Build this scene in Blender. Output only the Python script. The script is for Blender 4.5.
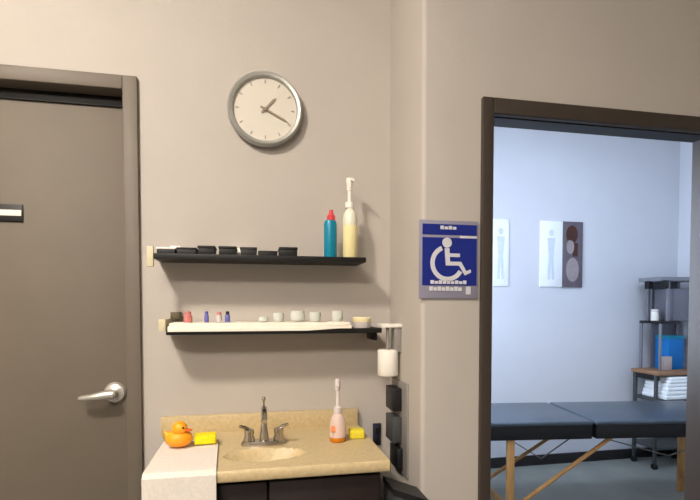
import bpy, bmesh, math, random
from mathutils import Vector, Matrix
random.seed(7)
C = bpy.context.scene
COL = C.collection
for o in list(bpy.data.objects):
    bpy.data.objects.remove(o, do_unlink=True)

# ------------------------------------------------------------------ camera, world, light, exposure
cam_d = bpy.data.cameras.new('camera')
cam_d.sensor_fit = 'HORIZONTAL'
cam_d.sensor_width = 36.0
cam_d.lens = 36.0 * 480 / 700
cam_d.shift_y = 73 / 700
cam_d.clip_start = 0.02
cam = bpy.data.objects.new('camera', cam_d)
cam.location = (0, 0, 1.307)
cam.rotation_euler = (math.radians(90 - 1.9), 0, math.radians(-11.5))
COL.objects.link(cam)
C.camera = cam

w = bpy.data.worlds.new('world')
C.world = w
w.use_nodes = True
w.node_tree.nodes['Background'].inputs[0].default_value = (0.5, 0.55, 0.6, 1)
w.node_tree.nodes['Background'].inputs[1].default_value = 0.3

WARM = (1.0, 0.895, 0.785)
DOME_E = 315.0          # bulb dome over the sink corner
FILL_E = 50.0          # unseen fill panel added further back
FAR_E = 15.0            # unseen panel added to light the treatment room
WIN_E = 14.0            # treatment room window
COOL = (0.67, 0.79, 1.0)

vs = C.view_settings
vs.view_transform = 'Standard'
vs.look = 'None'
vs.gamma = 1.0
vs.use_curve_mapping = False
vs.exposure = 0.0


# ------------------------------------------------------------------ materials
def lin(c):
    return tuple(((v / 255) / 12.92 if v / 255 <= 0.04045 else ((v / 255 + 0.055) / 1.055) ** 2.4) for v in c)


def mat(name, rgb, rough=0.5, metal=0.0, var=0.06, scale=30, bump=0.0, bscale=80, trans=0.0, ior=1.45, alpha=1.0,
        stretch=(1, 1, 1), coat=0.0):
    m = bpy.data.materials.new(name)
    m.use_nodes = True
    nt = m.node_tree
    b = nt.nodes['Principled BSDF']
    c = lin(rgb)
    tc = nt.nodes.new('ShaderNodeTexCoord')
    mp = nt.nodes.new('ShaderNodeMapping')
    mp.inputs['Scale'].default_value = stretch
    nt.links.new(tc.outputs['Object'], mp.inputs['Vector'])
    if var > 0:
        n = nt.nodes.new('ShaderNodeTexNoise')
        n.inputs['Scale'].default_value = scale
        n.inputs['Detail'].default_value = 4
        nt.links.new(mp.outputs[0], n.inputs['Vector'])
        r = nt.nodes.new('ShaderNodeValToRGB')
        r.color_ramp.elements[0].position = 0.3
        r.color_ramp.elements[1].position = 0.7
        r.color_ramp.elements[0].color = (*[max(0, v * (1 - var)) for v in c], 1)
        r.color_ramp.elements[1].color = (*[min(1, v * (1 + var)) for v in c], 1)
        nt.links.new(n.outputs['Fac'], r.inputs['Fac'])
        nt.links.new(r.outputs['Color'], b.inputs['Base Color'])
    else:
        b.inputs['Base Color'].default_value = (*c, 1)
    if bump > 0:
        n2 = nt.nodes.new('ShaderNodeTexNoise')
        n2.inputs['Scale'].default_value = bscale
        n2.inputs['Detail'].default_value = 3
        nt.links.new(mp.outputs[0], n2.inputs['Vector'])
        bp = nt.nodes.new('ShaderNodeBump')
        bp.inputs['Strength'].default_value = bump
        bp.inputs['Distance'].default_value = 0.003
        nt.links.new(n2.outputs['Fac'], bp.inputs['Height'])
        nt.links.new(bp.outputs[0], b.inputs['Normal'])
    b.inputs['Roughness'].default_value = rough
    b.inputs['Metallic'].default_value = metal
    b.inputs['Transmission Weight'].default_value = trans
    b.inputs['IOR'].default_value = ior
    b.inputs['Coat Weight'].default_value = coat
    b.inputs['Alpha'].default_value = alpha
    return m


def emit(name, rgb, strength):
    m = bpy.data.materials.new(name)
    m.use_nodes = True
    b = m.node_tree.nodes['Principled BSDF']
    b.inputs['Base Color'].default_value = (0.8, 0.8, 0.8, 1)
    b.inputs['Emission Color'].default_value = (*rgb, 1)
    b.inputs['Emission Strength'].default_value = strength
    return m


M = {}
M['wall'] = mat('beige_wall_paint', (184, 177, 169), 0.85, var=0.02, scale=6, bump=0.25, bscale=140)
M['far_wall'] = mat('pale_wall_paint', (206, 208, 214), 0.85, var=0.015, scale=5, bump=0.2, bscale=120)
M['ceiling'] = mat('ceiling_white', (196, 193, 188), 0.9, var=0.02, scale=20, bump=0.3, bscale=90)
M['floor'] = mat('grey_vinyl_floor', (104, 106, 106), 0.45, var=0.10, scale=5, bump=0.05)
M['floor2'] = mat('grey_green_vinyl_floor', (134, 138, 132), 0.45, var=0.10, scale=5, bump=0.05)
M['base'] = mat('dark_baseboard', (38, 34, 34), 0.5, var=0.1)
M['frame'] = mat('taupe_frame_paint', (104, 95, 83), 0.55, var=0.03, scale=12)
M['door'] = mat('taupe_door_paint', (106, 97, 84), 0.6, var=0.03, scale=9, bump=0.05, bscale=60)
M['frame2'] = mat('brown_frame_paint', (62, 54, 48), 0.40, var=0.04, scale=12)
M['steel'] = mat('satin_nickel', (214, 210, 202), 0.42, 0.8, var=0.03)
M['chrome'] = mat('chrome', (196, 190, 180), 0.22, 1.0, var=0.02)
M['clockframe'] = mat('brushed_silver_plastic', (176, 176, 170), 0.32, 0.55, var=0.03)
M['clockface'] = mat('cream_dial', (208, 201, 188), 0.6, var=0.01)
M['hand'] = mat('dial_ink', (140, 128, 110), 0.6, var=0)
M['black'] = mat('black_shelf_laminate', (13, 11, 11), 0.6, var=0.15, scale=40)
M['blackbox'] = mat('black_card', (15, 15, 16), 0.6, var=0.12)
M['greybox'] = mat('charcoal_card', (34, 35, 36), 0.6, var=0.1)
M['white'] = mat('white_plastic', (236, 232, 222), 0.4, var=0.01)
M['cream'] = mat('cream_plastic', (234, 222, 178), 0.45, var=0.02)
M['lotion'] = mat('cream_lotion', (240, 228, 170), 0.4, var=0.02)
M['clear'] = mat('clear_plastic', (225, 232, 222), 0.15, var=0, trans=0.75, ior=1.2)
M['glass'] = mat('frosted_cup_glass', (222, 226, 218), 0.2, var=0, trans=0.2, ior=1.2)
M['teal'] = mat('teal_plastic', (0, 130, 160), 0.35, var=0.04)
M['bracket'] = mat('pale_bracket_metal', (206, 196, 164), 0.45, 0.0, var=0.03)
M['red'] = mat('red_cap', (214, 60, 70), 0.4, var=0.03)
M['pink'] = mat('pink_plastic', (206, 128, 124), 0.45, var=0.05)
M['violet'] = mat('violet_cap', (96, 96, 168), 0.45, var=0.05)
M['shoulder'] = mat('milky_plastic', (222, 222, 202), 0.3, var=0.01)
M['pale'] = mat('pale_label', (208, 198, 196), 0.5, var=0.03)
M['olive'] = mat('dark_olive', (88, 80, 58), 0.5, var=0.05)
M['towel'] = mat('white_terry', (228, 220, 210), 0.95, var=0.05, scale=120, bump=0.9, bscale=350)
M['runner'] = mat('white_cotton', (238, 230, 214), 0.9, var=0.03, scale=60, bump=0.5, bscale=300)
M['counter'] = mat('tan_speckled_laminate', (195, 175, 134), 0.42, var=0.10, scale=90)
M['cabinet'] = mat('espresso_wood', (27, 15, 11), 0.68, var=0.25, scale=14, stretch=(6, 6, 0.6))
M['orange'] = mat('orange_rubber', (248, 162, 30), 0.45, var=0.03)
M['beak'] = mat('deep_orange_rubber', (214, 92, 20), 0.45, var=0.03)
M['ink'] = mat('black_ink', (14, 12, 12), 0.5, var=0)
M['yellow'] = mat('yellow_sponge', (240, 220, 20), 0.9, var=0.08, scale=150, bump=0.8, bscale=200)
M['yellow2'] = mat('yellow_green_sponge', (222, 206, 54), 0.9, var=0.08, scale=150, bump=0.8, bscale=200)
M['soap'] = mat('pink_tinted_plastic', (240, 216, 206), 0.2, var=0, trans=0.3, ior=1.2)
M['soapliq'] = mat('amber_soap', (196, 116, 12), 0.25, var=0.03)
M['label_o'] = mat('orange_label', (246, 150, 100), 0.5, var=0.02)
M['blk'] = mat('black_plastic', (22, 22, 24), 0.45, var=0.08)
M['navy'] = mat('dark_navy_plastic', (40, 40, 58), 0.45, var=0.08)
M['dgrey'] = mat('dark_grey_plastic', (66, 68, 68), 0.5, var=0.06)
M['mgrey'] = mat('mid_grey_metal', (150, 146, 142), 0.45, 0.3, var=0.04)
M['sign_blue'] = mat('sign_blue', (24, 40, 128), 0.4, var=0.04, scale=25)
M['sign_grey'] = mat('sign_grey_border', (142, 140, 158), 0.45, var=0.03)
M['sign_white'] = mat('sign_white', (208, 208, 214), 0.45, var=0.02)
M['vinyl'] = mat('slate_vinyl', (62, 72, 83), 0.30, var=0.10, scale=7, bump=0.25, bscale=14)
M['vinylside'] = mat('black_vinyl', (8, 8, 11), 0.65, var=0.1)
M['beech'] = mat('beech_wood', (186, 140, 84), 0.5, var=0.14, scale=14, stretch=(5, 5, 0.8))
M['cable'] = mat('steel_cable', (120, 120, 116), 0.4, 0.8, var=0.02)
M['trolleywood'] = mat('warm_brown_board', (150, 112, 82), 0.5, var=0.14, scale=14, stretch=(0.8, 6, 6))
M['rack'] = mat('grey_rack_metal', (128, 130, 136), 0.45, 0.2, var=0.04)
M['rackback'] = mat('grey_rack_panel', (112, 112, 122), 0.6, var=0.08, scale=8)
M['bluebox'] = mat('blue_folder_card', (0, 112, 186), 0.5, var=0.08, scale=10)
M['beigebox'] = mat('beige_card', (188, 172, 166), 0.6, var=0.03)
M['sheet'] = mat('white_sheet_cotton', (248, 252, 252), 0.9, var=0.02, bump=0.4, bscale=200)
M['paper'] = mat('chart_paper', (238, 242, 244), 0.7, var=0.02, scale=20)
M['charts'] = mat('chart_line_grey', (204, 214, 222), 0.7, var=0.05)
M['photo'] = mat('photo_grey', (96, 88, 96), 0.55, var=0.12, scale=14)
M['photo_l'] = mat('photo_light_grey', (150, 140, 142), 0.55, var=0.08, scale=20)
M['photo_b'] = mat('photo_brown', (70, 36, 26), 0.55, var=0.12, scale=30)
M['dome'] = emit('warm_lamp_glass', WARM, DOME_E)
M['panel'] = emit('warm_fill_panel', WARM, FILL_E)
M['farpanel'] = emit('cool_fill_panel', COOL, FAR_E)
M['daylight'] = emit('daylit_pane', COOL, WIN_E)

# ------------------------------------------------------------------ mesh helpers
ORG = {}


class MB:
    def __init__(self):
        self.bm = bmesh.new()

    def _take(self, t, xf=None):
        if xf is not None:
            bmesh.ops.transform(t, matrix=xf, verts=t.verts)
        me = bpy.data.meshes.new('t')
        t.to_mesh(me)
        t.free()
        self.bm.from_mesh(me)
        bpy.data.meshes.remove(me)
        return self

    def box(self, x0, x1, y0, y1, z0, z1, bev=0.0, seg=2, xf=None):
        t = bmesh.new()
        bmesh.ops.create_cube(t, size=1)
        for v in t.verts:
            v.co = Vector(((x0 + x1) / 2 + v.co.x * (x1 - x0), (y0 + y1) / 2 + v.co.y * (y1 - y0),
                           (z0 + z1) / 2 + v.co.z * (z1 - z0)))
        if bev > 0:
            bmesh.ops.bevel(t, geom=list(t.edges), offset=bev, segments=seg, profile=0.5, affect='EDGES')
        return self._take(t, xf)

    def lathe(self, prof, c=(0, 0, 0), axis='Z', n=32, sx=1.0, sy=1.0, xf=None):
        t = bmesh.new()
        rings = []
        for r, h in prof:
            if r < 1e-6:
                rings.append([t.verts.new((0, 0, h))])
            else:
                rings.append([t.verts.new((r * sx * math.cos(2 * math.pi * k / n), r * sy * math.sin(2 * math.pi * k / n), h))
                              for k in range(n)])
        for a, b in zip(rings, rings[1:]):
            for k in range(n):
                k2 = (k + 1) % n
                if len(a) == 1 and len(b) == 1:
                    continue
                if len(a) == 1:
                    t.faces.new((a[0], b[k], b[k2]))
                elif len(b) == 1:
                    t.faces.new((a[k2], a[k], b[0]))
                else:
                    t.faces.new((a[k2], a[k], b[k], b[k2]))
        bmesh.ops.recalc_face_normals(t, faces=t.faces)
        R = Matrix.Identity(4)
        if axis == 'Y':      # local +Z points to -Y (toward the viewer)
            R = Matrix.Rotation(math.radians(90), 4, 'X')
        elif axis == 'X':
            R = Matrix.Rotation(math.radians(90), 4, 'Y')
        x = Matrix.Translation(Vector(c)) @ R
        return self._take(t, xf @ x if xf is not None else x)

    def ball(self, c, rx, ry, rz, u=20, v=14, xf=None):
        t = bmesh.new()
        bmesh.ops.create_uvsphere(t, u_segments=u, v_segments=v, radius=1)
        m = Matrix.Translation(Vector(c)) @ Matrix.Diagonal((rx, ry, rz, 1))
        return self._take(t, xf @ m if xf is not None else m)

    def tube(self, pts, rad, n=10, xf=None):
        pts = [Vector(p) for p in pts]
        rads = rad if isinstance(rad, (list, tuple)) else [rad] * len(pts)
        t = bmesh.new()
        rings = []
        prev = None
        for i, p in enumerate(pts):
            d = (pts[min(i + 1, len(pts) - 1)] - pts[max(i - 1, 0)]).normalized()
            if prev is None:
                a = Vector((0, 0, 1)) if abs(d.z) < 0.9 else Vector((1, 0, 0))
                s = d.cross(a).normalized()
            else:
                s = (prev - d * prev.dot(d)).normalized()
            prev = s
            q = d.cross(s)
            rings.append([t.verts.new(p + (s * math.cos(2 * math.pi * k / n) + q * math.sin(2 * math.pi * k / n)) * rads[i])
                          for k in range(n)])
        for a, b in zip(rings, rings[1:]):
            for k in range(n):
                t.faces.new((a[k], a[(k + 1) % n], b[(k + 1) % n], b[k]))
        t.faces.new(rings[0][::-1])
        t.faces.new(rings[-1])
        bmesh.ops.recalc_face_normals(t, faces=t.faces)
        return self._take(t, xf)

    def prism(self, poly, y0, y1, xf=None):     # polygon in x,z extruded along y
        t = bmesh.new()
        a = [t.verts.new((x, y0, z)) for x, z in poly]
        b = [t.verts.new((x, y1, z)) for x, z in poly]
        t.faces.new(a)
        t.faces.new(b[::-1])
        n = len(poly)
        for k in range(n):
            t.faces.new((a[k], b[k], b[(k + 1) % n], a[(k + 1) % n]))
        bmesh.ops.recalc_face_normals(t, faces=t.faces)
        return self._take(t, xf)

    def sheet(self, grid, thick, xf=None):       # grid of points -> thick sheet
        t = bmesh.new()
        V = [[t.verts.new(p) for p in row] for row in grid]
        for i in range(len(V) - 1):
            for j in range(len(V[0]) - 1):
                t.faces.new((V[i][j], V[i + 1][j], V[i + 1][j + 1], V[i][j + 1]))
        bmesh.ops.recalc_face_normals(t, faces=t.faces)
        bmesh.ops.solidify(t, geom=list(t.faces), thickness=thick)
        bmesh.ops.recalc_face_normals(t, faces=t.faces)
        return self._take(t, xf)

    def build(self, name, m, parent=None, label=None, sharp=35):
        bm = self.bm
        bm.normal_update()
        for f in bm.faces:
            f.smooth = True
        for e in bm.edges:
            if len(e.link_faces) == 2 and e.calc_face_angle(0) > math.radians(sharp):
                e.smooth = False
        if parent is not None:
            org = ORG[parent.name]
        else:
            xs = [v.co.x for v in bm.verts]
            ys = [v.co.y for v in bm.verts]
            zs = [v.co.z for v in bm.verts]
            org = Vector(((min(xs) + max(xs)) / 2, (min(ys) + max(ys)) / 2, min(zs)))
        bmesh.ops.translate(bm, vec=-org, verts=bm.verts)
        me = bpy.data.meshes.new(name)
        bm.to_mesh(me)
        bm.free()
        me.materials.append(m)
        o = bpy.data.objects.new(name, me)
        COL.objects.link(o)
        ORG[o.name] = org
        if parent is not None:
            o.parent = parent
        else:
            o.location = org
        if label:
            o['label'] = label
        return o


def tag(o, label, cat, group=None):
    o['label'] = label
    o['category'] = cat
    if group:
        o['group'] = group
    return o


def thing(name, label, cat, loc, group=None):
    o = bpy.data.objects.new(name, None)
    o.empty_display_size = 0.05
    COL.objects.link(o)
    o.location = loc
    ORG[o.name] = Vector(loc)
    return tag(o, label, cat, group)


def struct(name, mb, m, parent=None):
    o = mb.build(name, m, parent)
    if parent is None:
        o['kind'] = 'structure'
    return o


def dup(root, dloc, label, group=None, rename=None):
    r = root.copy()
    COL.objects.link(r)
    r.location = root.location + Vector(dloc)
    r['label'] = label
    if group:
        r['group'] = group
    for ch in list(root.children):
        c = ch.copy()
        COL.objects.link(c)
        c.parent = r
        for g in list(ch.children):
            d = g.copy()
            COL.objects.link(d)
            d.parent = c
    return r


# ------------------------------------------------------------------ the setting
CEIL = 2.9
struct('floor', MB().box(-3.3, 4.0, -4.2, 3.75, -0.06, 0.0), M['floor'])
struct('floor_far', MB().box(0.6, 3.75, 1.41, 3.6, -0.03, 0.002), M['floor2'])
struct('ceiling', MB().box(-3.3, 4.0, -4.2, 3.75, CEIL, CEIL + 0.06), M['ceiling'])
# back wall, with the opening of the left door cut out (built of three joined pieces)
struct('wall_back', MB().box(-0.418, 0.62, 1.75, 1.85, 0, CEIL).box(-3.2, -1.33, 1.75, 1.85, 0, CEIL)
       .box(-1.33, -0.418, 1.75, 1.85, 2.03, CEIL), M['wall'])


def bull(x0, x1, y0, y1):
    """A wall corner piece: box whose near left vertical edge is a rounded bullnose."""
    r = 0.014
    pts = [(x0, y1)]
    for k in range(7):
        a = math.pi + k * (math.pi / 2) / 6
        pts.append((x0 + r + r * math.cos(a), y0 + r + r * math.sin(a)))
    pts += [(x1, y0), (x1, y1)]
    t = bmesh.new()
    lo = [t.verts.new((x, y, 0)) for x, y in pts]
    hi = [t.verts.new((x, y, CEIL)) for x, y in pts]
    t.faces.new(lo)
    t.faces.new(hi)
    n = len(pts)
    for k in range(n):
        t.faces.new((lo[k], lo[(k + 1) % n], hi[(k + 1) % n], hi[k]))
    bmesh.ops.recalc_face_normals(t, faces=t.faces)
    return MB()._take(t)


struct('wall_return', bull(0.51, 0.62, 1.40, 1.75), M['wall'])
DX0, DX1, DH = 0.737, 1.567, 1.906
struct('wall_right', MB().box(0.62, DX0, 1.40, 1.47, 0, CEIL).box(DX1, 3.2, 1.40, 1.47, 0, CEIL)
       .box(DX0, DX1, 1.40, 1.47, DH, CEIL), M['wall'])
struct('wall_left', MB().box(-3.3, -3.2, -4.2, 1.85, 0, CEIL), M['wall'])
struct('wall_side', MB().box(3.2, 3.3, -4.2, 1.40, 0, CEIL), M['wall'])
struct('wall_rear', MB().box(-3.3, 3.3, -4.3, -4.2, 0, CEIL), M['wall'])
# treatment room
struct('wall_far', MB().box(0.55, 3.74, 3.55, 3.65, 0, CEIL), M['far_wall'])
struct('wall_far_right', MB().box(3.64, 3.74, 1.47, 3.55, 0, CEIL), M['far_wall'])
struct('wall_far_left', MB().box(0.52, 0.62, 1.85, 2.05, 0, CEIL).box(0.52, 0.62, 3.15, 3.55, 0, CEIL)
       .box(0.52, 0.62, 2.05, 3.15, 0, 0.9).box(0.52, 0.62, 2.05, 3.15, 2.1, CEIL), M['far_wall'])
struct('wall_far_front', MB().box(3.2, 3.74, 1.40, 1.47, 0, CEIL), M['far_wall'])
struct('baseboard_far', MB().box(0.62, 3.64, 3.535, 3.55, 0, 0.085, 0.003), M['base'])
struct('baseboard_far_right', MB().box(3.625, 3.64, 1.47, 3.535, 0, 0.085, 0.003), M['base'])
win = struct('window_1', MB().box(0.56, 0.63, 2.05, 2.10, 0.9, 2.1).box(0.56, 0.63, 3.10, 3.15, 0.9, 2.1)
             .box(0.56, 0.63, 2.10, 3.10, 0.9, 0.95).box(0.56, 0.63, 2.10, 3.10, 2.05, 2.1)
             .box(0.57, 0.62, 2.58, 2.62, 0.95, 2.05), M['white'])
MB().box(0.575, 0.585, 2.1, 3.1, 0.95, 2.05).build('window_pane', M['daylight'], win)

# left door: painted frame, recessed leaf, lever handle
d1 = bpy.data.objects.new('door_1', None)
COL.objects.link(d1)
d1.location = (-0.87, 1.78, 0)
ORG['door_1'] = Vector((-0.87, 1.78, 0))
d1['kind'] = 'structure'
fr = MB()
for x0, x1, z0, z1 in ((-0.418, -0.372, 0, 2.076), (-1.376, -1.33, 0, 2.076), (-1.33, -0.418, 2.03, 2.076)):
    fr.box(x0, x1, 1.733, 1.751, z0, z1, 0.003)
fr.box(-0.4185, -0.40, 1.74, 1.85, 0, 2.04).box(-1.35, -1.3295, 1.74, 1.85, 0, 2.04).box(-1.35, -0.40, 1.74, 1.85, 2.029, 2.045)
fr.build('door_frame', M['frame'], d1)
leaf = MB().box(-1.329, -0.4195, 1.805, 1.848, 0.008, 2.027, 0.002).build('door_leaf', M['door'], d1)
MB().box(-1.329, -0.4195, 1.797, 1.8048, 1.994, 2.028, 0.001).build('head_shade', M['ink'], d1)  # black strip painted in for the shade under the door head
LX, LZ = -0.472, 1.008
MB().lathe([(0, 0), (0.036, 0), (0.037, 0.005), (0.031, 0.013), (0.015, 0.016), (0.011, 0.02), (0.011, 0.052), (0.0, 0.054)],
           (LX, 1.805, LZ), 'Y').build('handle', M['steel'], d1)
MB().tube([(LX + 0.004, 1.757, LZ + 0.001), (LX - 0.02, 1.753, LZ), (LX - 0.06, 1.752, LZ - 0.006), (LX - 0.088, 1.755, LZ - 0.009),
           (LX - 0.102, 1.762, LZ - 0.011)], [0.016, 0.0155, 0.012, 0.0105, 0.0085], 12).build('lever', M['steel'], d1)
ORGP = ORG

# small black and white plate on the left door
p = thing('door_sign', 'small black name plate with a white stripe on the taupe door', 'sign', (-0.80, 1.804, 1.59))
MB().box(-0.86, -0.749, 1.7985, 1.8045, 1.592, 1.649, 0.001).build('sign_plate', M['ink'], p)
MB().box(-0.858, -0.753, 1.797, 1.7995, 1.611, 1.630).build('sign_stripe', M['white'], p, 'white stripe across the black plate')

# right doorway: dark brown frame
fr = MB()
fr.box(0.700, DX0, 1.384, 1.402, 0, 1.955, 0.003).box(DX1, DX1 + 0.037, 1.384, 1.402, 0, 1.955, 0.003)
fr.box(DX0, DX1, 1.384, 1.402, DH, 1.955, 0.003)
fr.box(DX0 - 0.012, DX0 + 0.001, 1.39, 1.476, 0, DH).box(DX1 - 0.001, DX1 + 0.012, 1.39, 1.476, 0, DH)
fr.box(DX0 - 0.012, DX1 + 0.012, 1.39, 1.476, DH - 0.001, DH + 0.012)
d2 = struct('door_2', fr, M['frame2'])
MB().box(DX0 - 0.002, DX1 + 0.002, 1.408, 1.4765, DH - 0.004, DH).build('head_shade', M['ink'], d2)  # thin black strip gives the head soffit its shade by colour

# ------------------------------------------------------------------ ceiling lamp and added unseen panels
lp = thing('ceiling_lamp', 'round warm glass dome lamp on the ceiling above the sink corner', 'lamp', (-0.95, 0.22, CEIL))
MB().lathe([(0, 0), (0.15, 0), (0.155, -0.012), (0.15, -0.03), (0.0, -0.03)], (-0.95, 0.22, CEIL), 'Z').build('lamp_base', M['white'], lp)
MB().lathe([(0.140, -0.03), (0.142, -0.055), (0.125, -0.09), (0.08, -0.118), (0, -0.128)], (-0.95, 0.22, CEIL), 'Z').build('lamp_shade', M['dome'], lp)
lp = thing('unseen_panel_light', 'added unseen warm fill panel on the ceiling behind the viewer', 'lamp', (-1.0, -1.7, CEIL))  # fill light added out of view
MB().box(-1.65, -0.35, -2.1, -1.3, CEIL - 0.03, CEIL, 0.004).build('panel_housing', M['white'], lp)
MB().box(-1.61, -0.39, -2.06, -1.34, CEIL - 0.035, CEIL - 0.03).build('diffuser', M['panel'], lp)
lp = thing('unseen_panel_light', 'added unseen cool ceiling panel of the treatment room', 'lamp', (2.2, 2.2, CEIL))  # bluish panel put in out of view to light the far room
MB().box(1.6, 2.8, 1.9, 2.5, CEIL - 0.03, CEIL, 0.004).build('panel_housing', M['white'], lp)
MB().box(1.64, 2.76, 1.94, 2.46, CEIL - 0.035, CEIL - 0.03).build('diffuser', M['farpanel'], lp)

# ------------------------------------------------------------------ wall clock
ck = thing('wall_clock', 'round silver rimmed wall clock with a cream dial above the shelves', 'clock', (0.049, 1.75, 1.998))
CC = (0.049, 1.75, 1.998)
MB().lathe([(0, 0.0), (0.118, 0.0), (0.126, 0.006), (0.130, 0.018), (0.128, 0.032), (0.122, 0.038), (0.113, 0.036), (0.109, 0.026), (0.109, 0.012)],
           CC, 'Y', 56).build('clock_rim', M['clockframe'], ck)
MB().lathe([(0.110, 0.014), (0.110, 0.022), (0, 0.022)], CC, 'Y', 48).build('dial', M['clockface'], ck)
for k in range(12):
    a = k * math.pi / 6
    R = Matrix.Translation(Vector((CC[0], 1.727, CC[2]))) @ Matrix.Rotation(a, 4, 'Y')
    MB().box(-0.002, 0.002, -0.0006, 0.0014, 0.090, 0.102, xf=R).build('hour_mark', M['mgrey'], ck)


def hand(name, deg, length, wd, y):
    R = Matrix.Translation(Vector((CC[0], y, CC[2]))) @ Matrix.Rotation(math.radians(deg), 4, 'Y')
    return MB().prism([(-wd, -0.018), (wd, -0.018), (wd, length * 0.8), (0, length), (-wd, length * 0.8)], -0.0006, 0.0006, R).build(name, M['hand'], ck)


hand('hour_hand', 42, 0.056, 0.0042, 1.7255)
hand('minute_hand', 117, 0.090, 0.0032, 1.7235)
MB().lathe([(0, 0), (0.007, 0), (0.006, 0.004), (0, 0.005)], (CC[0], 1.7235, CC[2]), 'Y', 20).build('hub', M['hand'], ck)

# ------------------------------------------------------------------ shelves
US = 1.4765     # top of upper shelf
us = thing('wall_shelf', 'upper black wall shelf lined with small dark boxes', 'shelf', (0.04, 1.675, US), 'black wall shelves')
MB().box(-0.302, 0.382, 1.60, 1.749, US - 0.017, US, 0.0015).build('shelf_board', M['black'], us)
MB().box(-0.322, -0.3025, 1.60, 1.612, 1.434, 1.498, 0.002).box(-0.312, -0.303, 1.612, 1.749, 1.462, US, 0.001).build('end_bracket', M['bracket'], us, 'pale end bracket on the left end')

LS = 1.2345
ls = thing('wall_shelf', 'lower black wall shelf covered by a folded white cloth', 'shelf', (0.09, 1.675, LS), 'black wall shelves')
MB().box(-0.268, 0.438, 1.60, 1.749, LS - 0.0165, LS, 0.0015).build('shelf_board', M['black'], ls)
MB().box(-0.290, -0.2685, 1.60, 1.749, LS - 0.004, LS + 0.034, 0.002).build('end_bracket', M['bracket'], ls, 'pale end bracket on the left end')
MB().box(-0.2685, -0.240, 1.69, 1.749, LS + 0.034, LS + 0.056, 0.002).build('bracket_clamp', M['olive'], ls, 'dark clamp behind the pale bracket')
MB().box(0.42, 0.432, 1.64, 1.749, LS - 0.045, LS - 0.0165, 0.002).build('end_bracket', M['black'], ls)

# folded cloth along the lower shelf, its front edge hanging over the board
cl = MB()
NX = 40
for (zt, yf, hang, x0, x1) in ((LS + 0.012, 1.594, 0.010, -0.262, 0.330), (LS + 0.0215, 1.597, 0.005, -0.258, 0.326)):
    grid = []
    for i in range(NX + 1):
        x = x0 + (x1 - x0) * i / NX
        wv = 0.0015 * math.sin(i * 0.9) + 0.001 * math.sin(i * 0.37)
        hh = hang * (1.0 if x < 0.18 else max(0.35, 1 - (x - 0.18) / 0.16))
        row = [(x, 1.742, zt), (x, 1.67, zt + wv * 0.6), (x, yf + 0.008, zt), (x, yf + 0.002, zt - 0.003), (x, yf - 0.0006 + wv * 0.3, zt - 0.008),
               (x, yf + wv * 0.3, zt - 0.008 - hh)]
        grid.append(row)
    cl.sheet(grid, 0.0045)
cl.box(-0.258, 0.322, 1.603, 1.742, LS + 0.0005, LS + 0.0085, 0.003)
tag(cl.build('shelf_cloth', M['runner']), 'long folded white cloth lying along the lower black shelf', 'cloth')
CT = LS + 0.0225  # top of cloth

# row of small boxes on the upper shelf: lid and body each
BOX = [(-0.296, -0.238, 0.020, 'greybox', 'white', 'pale topped small box, leftmost on the upper shelf'),
       (-0.236, -0.174, 0.021, 'greybox', 'blackbox', 'low dark box directly right of the pale topped box'),
       (-0.171, -0.116, 0.028, 'blackbox', 'blackbox', 'taller black box, third from the left on the upper shelf'),
       (-0.106, -0.048, 0.028, 'blackbox', 'blackbox', 'black box in the middle of the seven on the upper shelf'),
       (-0.038, 0.017, 0.027, 'greybox', 'greybox', 'charcoal box, third from the right in the upper shelf row'),
       (0.020, 0.084, 0.016, 'blackbox', 'greybox', 'flattest black box, left of the tallest one on upper shelf'),
       (0.088, 0.150, 0.030, 'blackbox', 'blackbox', 'tallest black box at the right end of the row of boxes')]
for x0, x1, h, mb_, ml_, lab in BOX:
    t = thing('small_box', lab, 'box', ((x0 + x1) / 2, 1.65, US), 'small boxes on the upper shelf')
    MB().box(x0 + 0.0015, x1 - 0.0015, 1.6115, 1.6885, US, US + h * 0.7, 0.0015).build('box_body', M[mb_], t)
    MB().box(x0, x1, 1.61, 1.69, US + h * 0.7, US + h, 0.002).build('lid', M[ml_], t)
# low white packets lying behind the boxes against the wall
for x0, x1, h, lab in ((-0.27, -0.235, 0.036, 'small white packet behind the pale topped box, upper shelf left'),
                       (-0.08, 0.0, 0.033, 'wider white packet behind the middle boxes of the upper shelf'),):
    tag(MB().box(x0, x1, 1.70, 1.742, US, US + h, 0.004).build('packet', M['white']), lab, 'packet', 'white packets behind the boxes')

# teal bottle with a red cap
bx = 0.268
t = thing('squeeze_bottle', 'teal bottle with a red cap on the upper shelf', 'bottle', (bx, 1.66, US))
MB().lathe([(0, 0), (0.021, 0), (0.0225, 0.004), (0.0225, 0.118), (0.020, 0.129), (0.012, 0.134), (0, 0.134)], (bx, 1.66, US), n=28, sy=0.85).build('bottle_body', M['teal'], t)
MB().lathe([(0.0145, 0.131), (0.0145, 0.146), (0.008, 0.154), (0.006, 0.168), (0, 0.169)], (bx + 0.003, 1.66, US), n=24).build('cap', M['red'], t, 'red cap')
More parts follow.
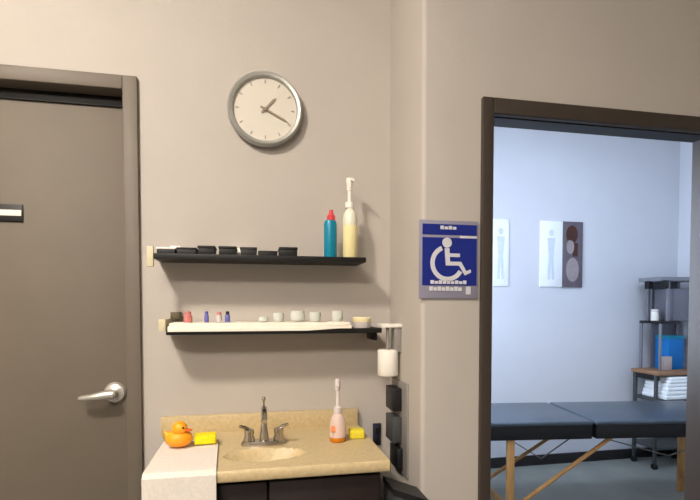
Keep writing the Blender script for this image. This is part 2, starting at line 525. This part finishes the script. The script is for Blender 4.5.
# tall lotion bottle with a white pump
bx = 0.338
t = thing('lotion_bottle', 'tall cream lotion bottle with white pump beside the teal bottle', 'bottle', (bx, 1.66, US))
MB().lathe([(0, 0), (0.023, 0), (0.0255, 0.004), (0.0255, 0.115), (0, 0.115)], (bx, 1.66, US), n=28).build('lotion', M['lotion'], t, 'pale yellow lotion filling the lower bottle')
MB().lathe([(0.0257, 0.1155), (0.0257, 0.135), (0.022, 0.158), (0.014, 0.170), (0.012, 0.180), (0, 0.180)], (bx, 1.66, US), n=28).build('bottle_shoulder', M['shoulder'], t)
MB().lathe([(0.0155, 0.176), (0.0155, 0.196), (0.007, 0.200), (0.006, 0.235), (0.009, 0.238), (0.010, 0.262), (0.012, 0.268), (0.011, 0.280), (0, 0.281)], (bx - 0.002, 1.66, US), n=24).tube(
    [(bx - 0.002, 1.66, US + 0.272), (bx + 0.006, 1.64, US + 0.272), (bx + 0.008, 1.625, US + 0.262)], [0.005, 0.0045, 0.0035]).build('pump', M['white'], t)

# small bottles on the cloth of the lower shelf
for x, r, h, mbod, mcap, lab in ((-0.207, 0.014, 0.036, 'pink', 'pink', 'small pink bottle at the left of the white cloth'),
                                 (-0.1485, 0.0075, 0.036, 'violet', 'violet', 'slim violet vial right beside the small pink bottle'),
                                 (-0.108, 0.009, 0.034, 'pale', 'pink', 'pale vial with a pink cap between the two violet vials'),
                                 (-0.081, 0.0082, 0.036, 'violet', 'navy', 'violet vial with darker navy cap on the white cloth')):
    t = thing('vial', lab, 'bottle', (x, 1.65, CT), 'small vials on the lower shelf')
    MB().lathe([(0, 0), (r * 0.92, 0), (r, 0.002), (r, h * 0.6), (r * 0.7, h * 0.7), (0, h * 0.7)], (x, 1.65, CT), n=20).build('bottle_body', M[mbod], t)
    MB().lathe([(r * 0.72, h * 0.66), (r * 0.75, h * 0.68), (r * 0.75, h * 0.97), (r * 0.6, h), (0, h)], (x, 1.65, CT), n=20).build('cap', M[mcap], t)


def cup(x, r, h, lab):
    t = tag(MB().lathe([(0, 0.002), (r * 0.7, 0.0), (r * 0.95, h * 0.2), (r, h * 0.6), (r * 0.9, h), (r * 0.84, h), (r * 0.92, h * 0.6), (r * 0.86, h * 0.22), (0, 0.007)],
                       (x, 1.65, CT), n=28).build('glass_cup', M['glass']), lab, 'cup', 'glass cups on the lower shelf')
    return t


cup(0.036, 0.017, 0.018, 'smallest low glass cup, leftmost of the cups on white cloth')
cup(0.087, 0.020, 0.030, 'short glass cup left of the biggest glass cup')
cup(0.152, 0.026, 0.037, 'biggest glass cup on the white shelf cloth')
cup(0.213, 0.021, 0.032, 'short glass cup right of the biggest glass cup')
cup(0.290, 0.020, 0.037, 'tall narrow glass cup near right end of white cloth')
t = thing('cream_jar', 'squat cream jar on the bare right end of lower shelf', 'jar', (0.376, 1.64, LS))
MB().lathe([(0, 0), (0.029, 0), (0.031, 0.003), (0.031, 0.020), (0, 0.020)], (0.376, 1.64, LS), n=28).build('jar_body', M['pale'], t)
MB().lathe([(0.032, 0.020), (0.033, 0.022), (0.033, 0.034), (0.030, 0.037), (0, 0.037)], (0.376, 1.64, LS), n=28).build('lid', M['cream'], t)

# ------------------------------------------------------------------ vanity: cabinet, worktop with basin, faucet
vc = thing('vanity_cabinet', 'dark espresso wood sink cabinet under the tan counter', 'cabinet', (0.04, 1.55, 0))
MB().box(-0.270, -0.252, 1.35, 1.749, 0.10, 0.8395, 0.002).box(0.347, 0.365, 1.35, 1.749, 0.10, 0.8395, 0.002).box(-0.26, 0.347, 1.731, 1.749, 0.10, 0.8395).box(-0.26, 0.347, 1.35, 1.731, 0.10, 0.118).box(-0.26, 0.347, 1.35, 1.362, 0.118, 0.80).box(-0.268, 0.355, 1.41, 1.749, 0.0, 0.10).build('cabinet_body', M['cabinet'], vc)
for x0, x1, kx in ((-0.268, 0.037, 0.005), (0.043, 0.359, 0.075)):
    d = MB().box(x0, x1, 1.329, 1.3495, 0.115, 0.825, 0.003)
    d.box(x0 + 0.055, x1 - 0.055, 1.3255, 1.3295, 0.175, 0.765, 0.0018)
    ORG['_d'] = ORG[vc.name]
    dd = d.build('cabinet_door', M['cabinet'], vc)
    ORG[dd.name] = ORG[vc.name]
    MB().lathe([(0.006, 0), (0.006, 0.012), (0.013, 0.018), (0.012, 0.026), (0, 0.028)], (kx, 1.329, 0.72), 'Y', 20).build('knob', M['steel'], dd)

ct = thing('countertop', 'tan speckled counter with moulded basin and low backsplash', 'counter', (0.04, 1.53, 0.84))
g = []
BX, BY, BRX, BRY = 0.036, 1.428, 0.118, 0.058
NXc, NYc = 76, 60
bm_ = bmesh.new()
V = []
for i in range(NXc + 1):
    x = -0.279 + (0.381 + 0.279) * i / NXc
    col = []
    for j in range(NYc + 1):
        y = 1.305 + (1.748 - 1.305) * j / NYc
        rr = math.hypot((x - BX) / BRX, (y - BY) / BRY)
        z = 0.871
        if rr < 1.0:
            k = 1 - rr * rr
            z -= 0.060 * min(1.0, k * 1.1) ** 0.9
        elif rr < 1.10:
            z += 0.0025 * math.sin((rr - 1) / 0.10 * math.pi)
        col.append(bm_.verts.new((x, y, z)))
    V.append(col)
for i in range(NXc):
    for j in range(NYc):
        bm_.faces.new((V[i][j], V[i + 1][j], V[i + 1][j + 1], V[i][j + 1]))
# rolled front and side edges
def skirt(line, out):
    prev = line
    for dz, o in ((-0.004, 0.003), (-0.012, 0.005), (-0.026, 0.005), (-0.031, 0.002)):
        cur = [bm_.verts.new((v.co.x + out[0] * o, v.co.y + out[1] * o, 0.871 + dz)) for v in line]
        for a in range(len(line) - 1):
            bm_.faces.new((prev[a], prev[a + 1], cur[a + 1], cur[a]))
        prev = cur
    return prev
skirt([V[i][0] for i in range(NXc + 1)], (0, -1))
skirt([V[0][j] for j in range(NYc + 1)], (-1, 0))
skirt([V[NXc][j] for j in range(NYc + 1)], (1, 0))
bmesh.ops.recalc_face_normals(bm_, faces=bm_.faces)
top = MB()
top._take(bm_)
top.build('worktop', M['counter'], ct)
MB().box(-0.278, 0.380, 1.305, 1.33, 0.84, 0.850).box(-0.278, 0.380, 1.51, 1.748, 0.8402, 0.862).build('worktop_underside', M['counter'], ct)
MB().box(-0.310, 0.381, 1.722, 1.7495, 0.862, 0.930, 0.005).build('backsplash', M['counter'], ct)
MB().lathe([(0.016, 0), (0.017, 0.003), (0.012, 0.005), (0, 0.004)], (BX, BY, 0.8125), n=24).build('drain', M['chrome'], ct)

FZ = 0.8715
fx, fy = 0.034, 1.535
f = thing('faucet', 'chrome two handle faucet standing behind the basin', 'faucet', (fx, fy, FZ))
MB().lathe([(0, 0), (0.5, 0), (0.5, 0.006), (0.46, 0.014), (0, 0.016)], (fx, fy, FZ), n=40, sx=0.144, sy=0.05).build('base_plate', M['chrome'], f)
MB().lathe([(0.015, 0.012), (0.014, 0.03), (0.011, 0.05), (0.009, 0.08)], (fx, fy, FZ), n=20).tube(
    [(fx, fy, FZ + 0.06), (fx, fy, FZ + 0.095), (fx, fy - 0.008, FZ + 0.112), (fx, fy - 0.03, FZ + 0.120), (fx, fy - 0.065, FZ + 0.112), (fx, fy - 0.085, FZ + 0.092)],
    [0.009, 0.009, 0.009, 0.009, 0.0085, 0.0085], 14).build('spout', M['chrome'], f)
MB().tube([(fx, fy + 0.012, FZ + 0.01), (fx, fy + 0.012, FZ + 0.138)], 0.0028, 8).ball((fx, fy + 0.012, FZ + 0.142), 0.0065, 0.0065, 0.008).build('lift_rod', M['chrome'], f)
for s in (-1, 1):
    hx = fx + s * 0.046
    MB().lathe([(0.017, 0.010), (0.018, 0.02), (0.014, 0.032), (0.016, 0.040), (0.015, 0.050), (0, 0.053)], (hx, fy, FZ), n=20).tube(
        [(hx, fy, FZ + 0.047), (hx + s * 0.014, fy - 0.006, FZ + 0.058), (hx + s * 0.030, fy - 0.012, FZ + 0.064)], [0.007, 0.006, 0.0045], 10).build('handle', M['chrome'], f)

# towel hanging over the left front of the counter
rows = []
NT = 26
for i in range(NT + 1):
    u = i / NT
    row = []
    for j in range(34):
        v = j / 33.0
        Ltop = 0.315
        Lh = 0.40
        s = v * (Ltop + Lh)
        fold = 0.0025 * math.sin(u * 9 + 1) + 0.0015 * math.sin(u * 21)
        if s < Ltop - 0.012:
            y = 1.608 - s
            z = 0.8775 + abs(0.0012 * math.sin(u * 13 + s * 40))
        elif s < Ltop + 0.012:
            a = (s - (Ltop - 0.012)) / 0.024 * math.pi / 2
            y = 1.608 - (Ltop - 0.012) - 0.013 * math.sin(a)
            z = 0.8775 - 0.013 * (1 - math.cos(a))
        else:
            d = s - Ltop - 0.012
            y = 1.608 - (Ltop - 0.012) - 0.013 - (fold + 0.003) * min(1, d / 0.15)
            z = 0.8645 - d
        x = -0.280 + u * (0.169 + 0.015 * min(1, s / Ltop))
        row.append((x, y, z))
    rows.append(row)
tag(MB().sheet(rows, 0.005).build('hand_towel', M['towel']), 'white hand towel draped over left front edge of the tan counter', 'towel')

# rubber duck and sponges
k = thing('rubber_duck', 'orange rubber duck on the white towel', 'toy', (-0.222, 1.527, 0.8795))
DZ = 0.8805
dk = MB().ball((-0.222, 1.527, DZ + 0.026), 0.041, 0.032, 0.026)
dk.ball((-0.219, 1.523, DZ + 0.057), 0.0235, 0.0225, 0.023)
dk.tube([(-0.245, 1.527, DZ + 0.030), (-0.256, 1.527, DZ + 0.040), (-0.264, 1.527, DZ + 0.051)], [0.018, 0.011, 0.003], 10)
dk.build('duck_body', M['orange'], k)
MB().ball((-0.194, 1.517, DZ + 0.053), 0.013, 0.010, 0.0045).build('beak', M['beak'], k, 'deep orange beak')
MB().ball((-0.2065, 1.5045, DZ + 0.063), 0.0032, 0.002, 0.0036).build('eye', M['ink'], k)
MB().ball((-0.2010, 1.535, DZ + 0.063), 0.003, 0.002, 0.0036).build('eye', M['ink'], k)


def sponge(xc, yc, z, sx, sy, sz, rot, m, lab):
    R = Matrix.Translation(Vector((xc, yc, z))) @ Matrix.Rotation(math.radians(rot), 4, 'Z')
    tag(MB().box(-sx / 2, sx / 2, -sy / 2, sy / 2, 0, sz, 0.005, 3, R).build('sponge', m), lab, 'sponge')


sponge(-0.147, 1.556, 0.8815, 0.066, 0.05, 0.028, 4, M['yellow'], 'bright yellow sponge on the towel beside the orange duck')
sponge(0.338, 1.553, 0.8715, 0.050, 0.045, 0.029, -6, M['yellow2'], 'greenish yellow sponge beside the pump soap bottle')

# pump soap bottle
bx, by = 0.270, 1.527
t = thing('soap_bottle', 'clear pinkish pump bottle with amber soap at the right of the counter', 'bottle', (bx, by, FZ))
MB().lathe([(0, 0.0005), (0.025, 0.0005), (0.0262, 0.003), (0.0262, 0.015), (0, 0.015)], (bx, by, FZ), n=28).build('liquid_soap', M['soapliq'], t)
MB().lathe([(0.0268, 0.0155), (0.0268, 0.055), (0.024, 0.070), (0.018, 0.083), (0.012, 0.093), (0, 0.094)], (bx, by, FZ), n=28).build('bottle_body', M['soap'], t)
MB().lathe([(0.0135, 0.090), (0.0135, 0.108), (0.008, 0.112), (0.006, 0.116), (0.0055, 0.165), (0.009, 0.168), (0.0095, 0.196), (0.007, 0.203), (0, 0.204)], (bx, by, FZ), n=20).tube(
    [(bx, by, FZ + 0.192), (bx - 0.004, by - 0.03, FZ + 0.192), (bx - 0.005, by - 0.042, FZ + 0.182)], [0.0055, 0.0045, 0.0035]).build('pump', M['pale'], t)
MB().box(bx - 0.0265, bx - 0.012, by - 0.0262, by - 0.020, FZ + 0.036, FZ + 0.055, 0.001).build('label', M['label_o'], t, 'small orange label')

# ------------------------------------------------------------------ side of the corner: paper holder, black holders, bin
t = thing('paper_roll_holder', 'white paper roll on a holder fixed to the corner wall right of shelves', 'roll holder', (0.49, 1.62, 1.06))
MB().box(0.436, 0.5105, 1.597, 1.66, 1.236, 1.249, 0.002).build('arm', M['white'], t)
MB().box(0.485, 0.5105, 1.605, 1.65, 1.150, 1.236, 0.002).build('mounting_plate', M['mgrey'], t)
MB().tube([(0.466, 1.625, 1.237), (0.466, 1.625, 1.155)], 0.006, 10).build('rod', M['mgrey'], t)
MB().lathe([(0, 0), (0.034, 0), (0.036, 0.003), (0.036, 0.087), (0.034, 0.091), (0.012, 0.091), (0, 0.088)], (0.4665, 1.625, 1.067), n=32).build('paper_roll', M['white'], t)

t = thing('wall_holder', 'upright grey wall panel with black pockets beside the counter', 'holder', (0.508, 1.6, 0.74))
MB().box(0.503, 0.5105, 1.52, 1.70, 0.73, 1.05, 0.002).build('back_panel', M['mgrey'], t)
MB().box(0.470, 0.503, 1.575, 1.665, 0.947, 1.027, 0.004).build('pocket', M['blk'], t)
MB().box(0.470, 0.503, 1.575, 1.665, 0.838, 0.927, 0.004).build('pocket', M['dgrey'], t, 'dark grey middle pocket')
MB().box(0.482, 0.503, 1.56, 1.650, 0.748, 0.822, 0.004).build('pocket', M['blk'], t)
t = thing('power_socket', 'dark navy power socket on the wall behind the counter end', 'socket', (0.458, 1.749, 0.785))
MB().box(0.443, 0.474, 1.742, 1.7495, 0.785, 0.868, 0.002).build('cover_plate', M['navy'], t)
MB().box(0.450, 0.466, 1.732, 1.742, 0.833, 0.856, 0.002).box(0.450, 0.466, 1.732, 1.742, 0.797, 0.820, 0.002).build('plug', M['blk'], t)

t = thing('slim_bin', 'slim dark grey bin beside the sink cabinet', 'bin', (0.44, 1.35, 0))
R = Matrix.Identity(4)
bn = MB()
bn.prism([(0.392, 0.0), (0.482, 0.0), (0.492, 0.735), (0.388, 0.775)], 1.29, 1.39)
bn.build('bin_body', M['dgrey'], t)
MB().prism([(0.386, 0.776), (0.494, 0.736), (0.494, 0.752), (0.386, 0.794)], 1.286, 1.394).build('lid', M['blk'], t)

# ------------------------------------------------------------------ blue wall sign
SX0, SX1, SZ0, SZ1 = 0.4945 + 0.004, 0.692, 1.333, 1.573
SY = 1.399
t = thing('accessibility_sign', 'blue sign with white wheelchair symbol between corner and doorway', 'sign', (0.595, SY, SZ0))
SX0 = 0.4985


def sr(px0, px1, py0, py1):    # sub-rectangle of the sign, fractions from left and from top
    W, H = SX1 - SX0, SZ1 - SZ0
    return SX0 + px0 * W, SX0 + px1 * W, SZ1 - py1 * H, SZ1 - py0 * H


MB().box(SX0, SX1, SY - 0.005, SY + 0.0005, SZ0, SZ1, 0.0015).build('sign_plate', M['sign_grey'], t, 'grey border plate')
a = sr(0.05, 0.97, 0.22, 0.83)
b = sr(0.05, 0.97, 0.05, 0.185)
MB().box(a[0], a[1], SY - 0.0062, SY - 0.004, a[2], a[3]).build('symbol_field', M['sign_blue'], t)
MB().box(b[0], b[1], SY - 0.0062, SY - 0.004, b[2], b[3]).build('header_band', M['sign_blue'], t)
sy0, sy1 = SY - 0.0075, SY - 0.0055
sym = MB()


def sp(u, v):
    W, H = SX1 - SX0, SZ1 - SZ0
    return (SX0 + u * W, SZ1 - v * H)


hx, hz = sp(0.46, 0.285)
sym.lathe([(0, 0), (0.0155, 0), (0.0155, 0.002), (0, 0.002)], (hx, sy1, hz), 'Y', 24)
W_, H_ = SX1 - SX0, SZ1 - SZ0


def P2(pts):
    return [sp(u, v) for u, v in pts]


# torso, seat, thigh, shin and foot as one bent outline
sym.prism(P2([(0.42, 0.355), (0.50, 0.355), (0.505, 0.42), (0.68, 0.42), (0.68, 0.465), (0.508, 0.465), (0.512, 0.525), (0.70, 0.525), (0.79, 0.645),
              (0.86, 0.62), (0.875, 0.66), (0.765, 0.70), (0.665, 0.575), (0.44, 0.575)]), sy0, sy1)
ro, ri = 0.056, 0.042
cxw, czw = sp(0.47, 0.545)
a0, a1 = math.radians(112), math.radians(330)
outer = [(cxw + ro * math.cos(a0 + (a1 - a0) * k / 30), czw + ro * math.sin(a0 + (a1 - a0) * k / 30)) for k in range(31)]
inner = [(cxw + ri * math.cos(a0 + (a1 - a0) * k / 30), czw + ri * math.sin(a0 + (a1 - a0) * k / 30)) for k in range(31)]
for k in range(30):
    sym.prism([outer[k], outer[k + 1], inner[k + 1], inner[k]], sy0 + 0.0003, sy1)
sym.build('wheelchair_symbol', M['sign_white'], t, 'white wheelchair symbol')
def dashes(u0, u1, v0, v1, n):
    tx = MB()
    for i in range(n):
        w_ = (u1 - u0) / n
        r_ = sr(u0 + i * w_ + 0.006, u0 + (i + 1) * w_ - 0.006, v0 + 0.01 * (i % 2), v1)
        tx.box(r_[0], r_[1], SY - 0.0072, SY - 0.0055, r_[2], r_[3])
    tx.build('lettering', M['sign_white'], t)
dashes(0.18, 0.80, 0.765, 0.812, 9)
dashes(0.34, 0.62, 0.07, 0.115, 4)
r_ = sr(0.68, 0.97, 0.192, 0.222)
MB().box(r_[0], r_[1], SY - 0.0064, SY - 0.0045, r_[2], r_[3]).build('sign_stripe', M['sign_white'], t)
dashes(0.16, 0.72, 0.845, 0.90, 8)
r_ = sr(0.79, 0.87, 0.845, 0.945)
MB().box(r_[0], r_[1], SY - 0.0064, SY - 0.0045, r_[2], r_[3]).build('sign_stripe', M['sign_white'], t)

# ------------------------------------------------------------------ treatment room
# wall charts
def poster(x0, x1, lab, figs, dark):
    t = thing('wall_chart', lab, 'poster', ((x0 + x1) / 2, 3.548, 1.48), 'charts on the far wall')
    z0, z1 = 1.475, 2.010
    xm = x0 + (x1 - x0) * 0.52
    MB().box(x0, x1 if not dark else xm, 3.538, 3.5495, z0, z1, 0.001).build('chart_sheet', M['paper'], t)
    fg = MB()
    for cx_, s in figs:
        zc = (z0 + z1) / 2
        fg.ball((cx_, 3.5375, zc + 0.17 * s), 0.022 * s, 0.001, 0.028 * s, 12, 8)
        fg.prism([(cx_ - 0.035 * s, zc + 0.13 * s), (cx_ + 0.035 * s, zc + 0.13 * s), (cx_ + 0.022 * s, zc - 0.02), (cx_ + 0.03 * s, zc - 0.21 * s), (cx_ + 0.008, zc - 0.21 * s),
                  (cx_, zc - 0.06), (cx_ - 0.008, zc - 0.21 * s), (cx_ - 0.03 * s, zc - 0.21 * s), (cx_ - 0.022 * s, zc - 0.02)], 3.5372, 3.5382)
    fg.build('body_outline', M['charts'], t, 'pale grey standing figure outline')
    if dark:
        MB().box(xm, x1, 3.536, 3.5495, z0 - 0.005, z1, 0.001).build('photo_panel', M['photo'], t, 'dark grey photo half')
        zc = z0
        w_ = x1 - xm
        MB().ball((xm + w_ * 0.45, 3.5355, z0 + 0.43), 0.055, 0.0012, 0.075, 16, 10).box(xm + w_ * 0.5, xm + w_ * 0.75, 3.535, 3.5365, z0 + 0.25, z0 + 0.36).build('dark_patch', M['photo_b'], t, 'brown patch')
        MB().ball((xm + w_ * 0.38, 3.5352, z0 + 0.33), 0.036, 0.0012, 0.06, 16, 10).ball((xm + w_ * 0.5, 3.5352, z0 + 0.14), 0.06, 0.0012, 0.10, 16, 10).build('light_patch', M['photo_l'], t, 'light grey patch')


poster(1.68, 2.020, 'white wall chart partly hidden by the door frame on the far wall', [(1.75, 1.0), (1.95, 1.0)], False)
poster(2.302, 2.690, 'wall chart, half white and half dark photo, on the far wall', [(2.40, 1.0)], True)

# massage table (rotated a little, so its parts are placed through one matrix)
TX, TY, TZ = 1.98, 2.705, 0
T = Matrix.Translation(Vector((TX, TY, 0))) @ Matrix.Rotation(math.radians(-7.5), 4, 'Z')
t = thing('massage_table', 'black padded folding massage table with wooden legs in the treatment room', 'table', (TX, TY, 0))
HW, HL, TOPZ = 0.285, 1.0, 0.645
for s in (-1, 1):
    x0, x1 = (0.008, HL) if s > 0 else (-HL, -0.008)
    MB().box(x0, x1, -HW, HW, TOPZ - 0.026, TOPZ, 0.011, 4, T).build('cushion', M['vinyl'], t)
    MB().box(x0 + 0.004 * 1, x1 - 0.004, -HW + 0.004, HW - 0.004, TOPZ - 0.105, TOPZ - 0.022, 0.006, 2, T).build('side_rail', M['vinylside'], t)
for x in (-0.49, 0.965):
    for y in (-0.255, 0.255):
        MB().box(x - 0.021, x + 0.021, y - 0.014, y + 0.014, 0.004, TOPZ - 0.10, 0.003, 2, T).build('leg', M['beech'], t)
    MB().box(x - 0.012, x + 0.012, -0.242, 0.242, 0.10, 0.14, 0.003, 2, T).build('stretcher', M['beech'], t)
    s = 1 if x > 0 else -1
    for y in (-0.23, 0.23) if x < 0 else ():
        MB().tube([T @ Vector((x - s * 0.01, y, 0.11)), T @ Vector((0.16, y * 0.9, TOPZ - 0.11))], 0.0125, 8).build('brace', M['beech'], t)
    MB().tube([T @ Vector((x, -0.20, TOPZ - 0.11)), T @ Vector((x * 0.55, -0.18, 0.40)), T @ Vector((s * 0.05, -0.16, TOPZ - 0.112))], 0.004, 6).build('support_cable', M['cable'], t)

# trolley behind the table: only its left side and a slice of its front show through the doorway
TL, TR, TF, TB, TT = 3.145, 3.60, 3.22, 3.50, 0.792
t = thing('side_trolley', 'brown topped trolley on dark legs beyond the massage table', 'trolley', (3.38, 3.38, 0))
MB().box(TL, TR, TF, TB, TT - 0.030, TT, 0.004).build('top_board', M['trolleywood'], t, 'warm brown top board')
MB().box(TL + 0.008, TL + 0.026, TF + 0.012, TB - 0.012, TT - 0.072, TT - 0.0302, 0.003).box(TL + 0.026, TR - 0.012, TB - 0.03, TB - 0.012, TT - 0.072, TT - 0.0302, 0.003).build('apron', M['blk'], t, 'black apron')
for x in (TL + 0.014, TR - 0.034):
    for y in (TF + 0.034, TB - 0.034):
        MB().box(x - 0.012, x + 0.012, y - 0.012, y + 0.012, 0.05, TT - 0.0302, 0.003).build('leg', M['dgrey'], t)
        MB().lathe([(0, -0.012), (0.025, -0.012), (0.025, 0.012), (0, 0.012)], (x, y, 0.025), 'X', 20).build('wheel', M['blk'], t)
for z in (0.545, 0.16):
    MB().box(TL + 0.016, TR - 0.016, TF + 0.01, TB - 0.012, z, z + 0.025, 0.003).build('lower_shelf', M['dgrey'], t)
z0 = 0.5705
for i, (x0, h, y0, lab) in enumerate(((3.200, 0.066, TF - 0.022, 'large white folded sheet, bottom of the pile under the brown trolley top'),
                                      (3.222, 0.060, TF - 0.018, 'white folded sheet, middle of the pile under the brown trolley top'),
                                      (3.246, 0.050, TF - 0.014, 'thin white folded sheet, topmost of the pile on the trolley'))):
    mb = MB().box(x0, TR - 0.06, y0, TB - 0.055, z0, z0 + h * 0.5, 0.010, 3)
    mb.box(x0 + 0.006, TR - 0.063, y0 + 0.003, TB - 0.057, z0 + h * 0.48, z0 + h, 0.010, 3)
    tag(mb.build('folded_sheet', M['sheet']), lab, 'linen', 'folded sheets on the trolley')
    z0 += h + 0.0005

# rack standing on the trolley
t = thing('metal_rack', 'grey metal rack with a black shelf standing on the trolley', 'rack', (3.38, 3.38, TT))
RL, RR, RF, RB = 3.205, 3.59, 3.27, 3.495
Z1, Z2 = 1.195, 1.515
for x, y in ((RL + 0.012, RF + 0.012), (RL + 0.012, RB - 0.02), (RR - 0.012, RF + 0.012), (RR - 0.012, RB - 0.02)):
    MB().box(x - 0.009, x + 0.009, y - 0.009, y + 0.009, TT + 0.0005, (Z1 - 0.0225) if x < 3.4 else Z2, 0.002).build('post', M['rack'], t)
for x, y in ((RL + 0.075, RF + 0.012), (RL + 0.075, RB - 0.02)):
    MB().box(x - 0.012, x + 0.012, y - 0.009, y + 0.009, Z1 + 0.0005, Z2, 0.002).build('post', M['rack'], t)
MB().box(3.33, RR, RB - 0.008, RB, TT + 0.0005, Z2, 0.002).build('back_panel', M['rackback'], t)
MB().box(3.345, RR - 0.024, RF + 0.02, RB - 0.01, Z1 + 0.0005, Z2 - 0.06, 0.004).build('drawer_box', M['rackback'], t)
MB().box(RL, RL + 0.19, RF, RB - 0.009, Z1 - 0.022, Z1, 0.002).build('shelf_board', M['blk'], t, 'black shelf')
MB().box(RL - 0.01, RR, RF - 0.01, RB, Z2, Z2 + 0.034, 0.004).build('top_tray', M['rack'], t)
for x, y in ((3.180, 3.370), (3.200, 3.235)):
    MB().box(x, x + 0.045, y, y + 0.045, Z2 - 0.060, Z2 + 0.005, 0.004).build('clip', M['ink'], t, 'black clip under the tray')
cx_, cy_ = 3.236, RF + 0.09
t = thing('white_canister', 'small white canister on the black shelf of the rack', 'canister', (cx_, cy_, Z1))
MB().lathe([(0, 0), (0.027, 0), (0.029, 0.004), (0.029, 0.072), (0, 0.072)], (cx_, cy_, Z1 + 0.0005), n=24).build('canister_body', M['white'], t)
MB().lathe([(0.030, 0.072), (0.030, 0.088), (0.026, 0.094), (0, 0.095)], (cx_, cy_, Z1 + 0.0005), n=24).build('lid', M['pale'], t)
t = thing('file_box', 'blue box standing on the brown trolley top', 'box', (3.42, 3.40, TT))
MB().box(3.352, 3.500, 3.335, 3.470, TT + 0.0005, 1.045, 0.003).build('box_body', M['bluebox'], t)
MB().box(3.349, 3.503, 3.332, 3.473, 1.045, 1.072, 0.003).build('lid', M['teal'], t, 'teal lid')
tag(MB().box(3.262, 3.345, 3.292, 3.326, TT + 0.0005, 0.905, 0.004).build('small_carton', M['beigebox']), 'small beige carton in front of the blue box', 'box')
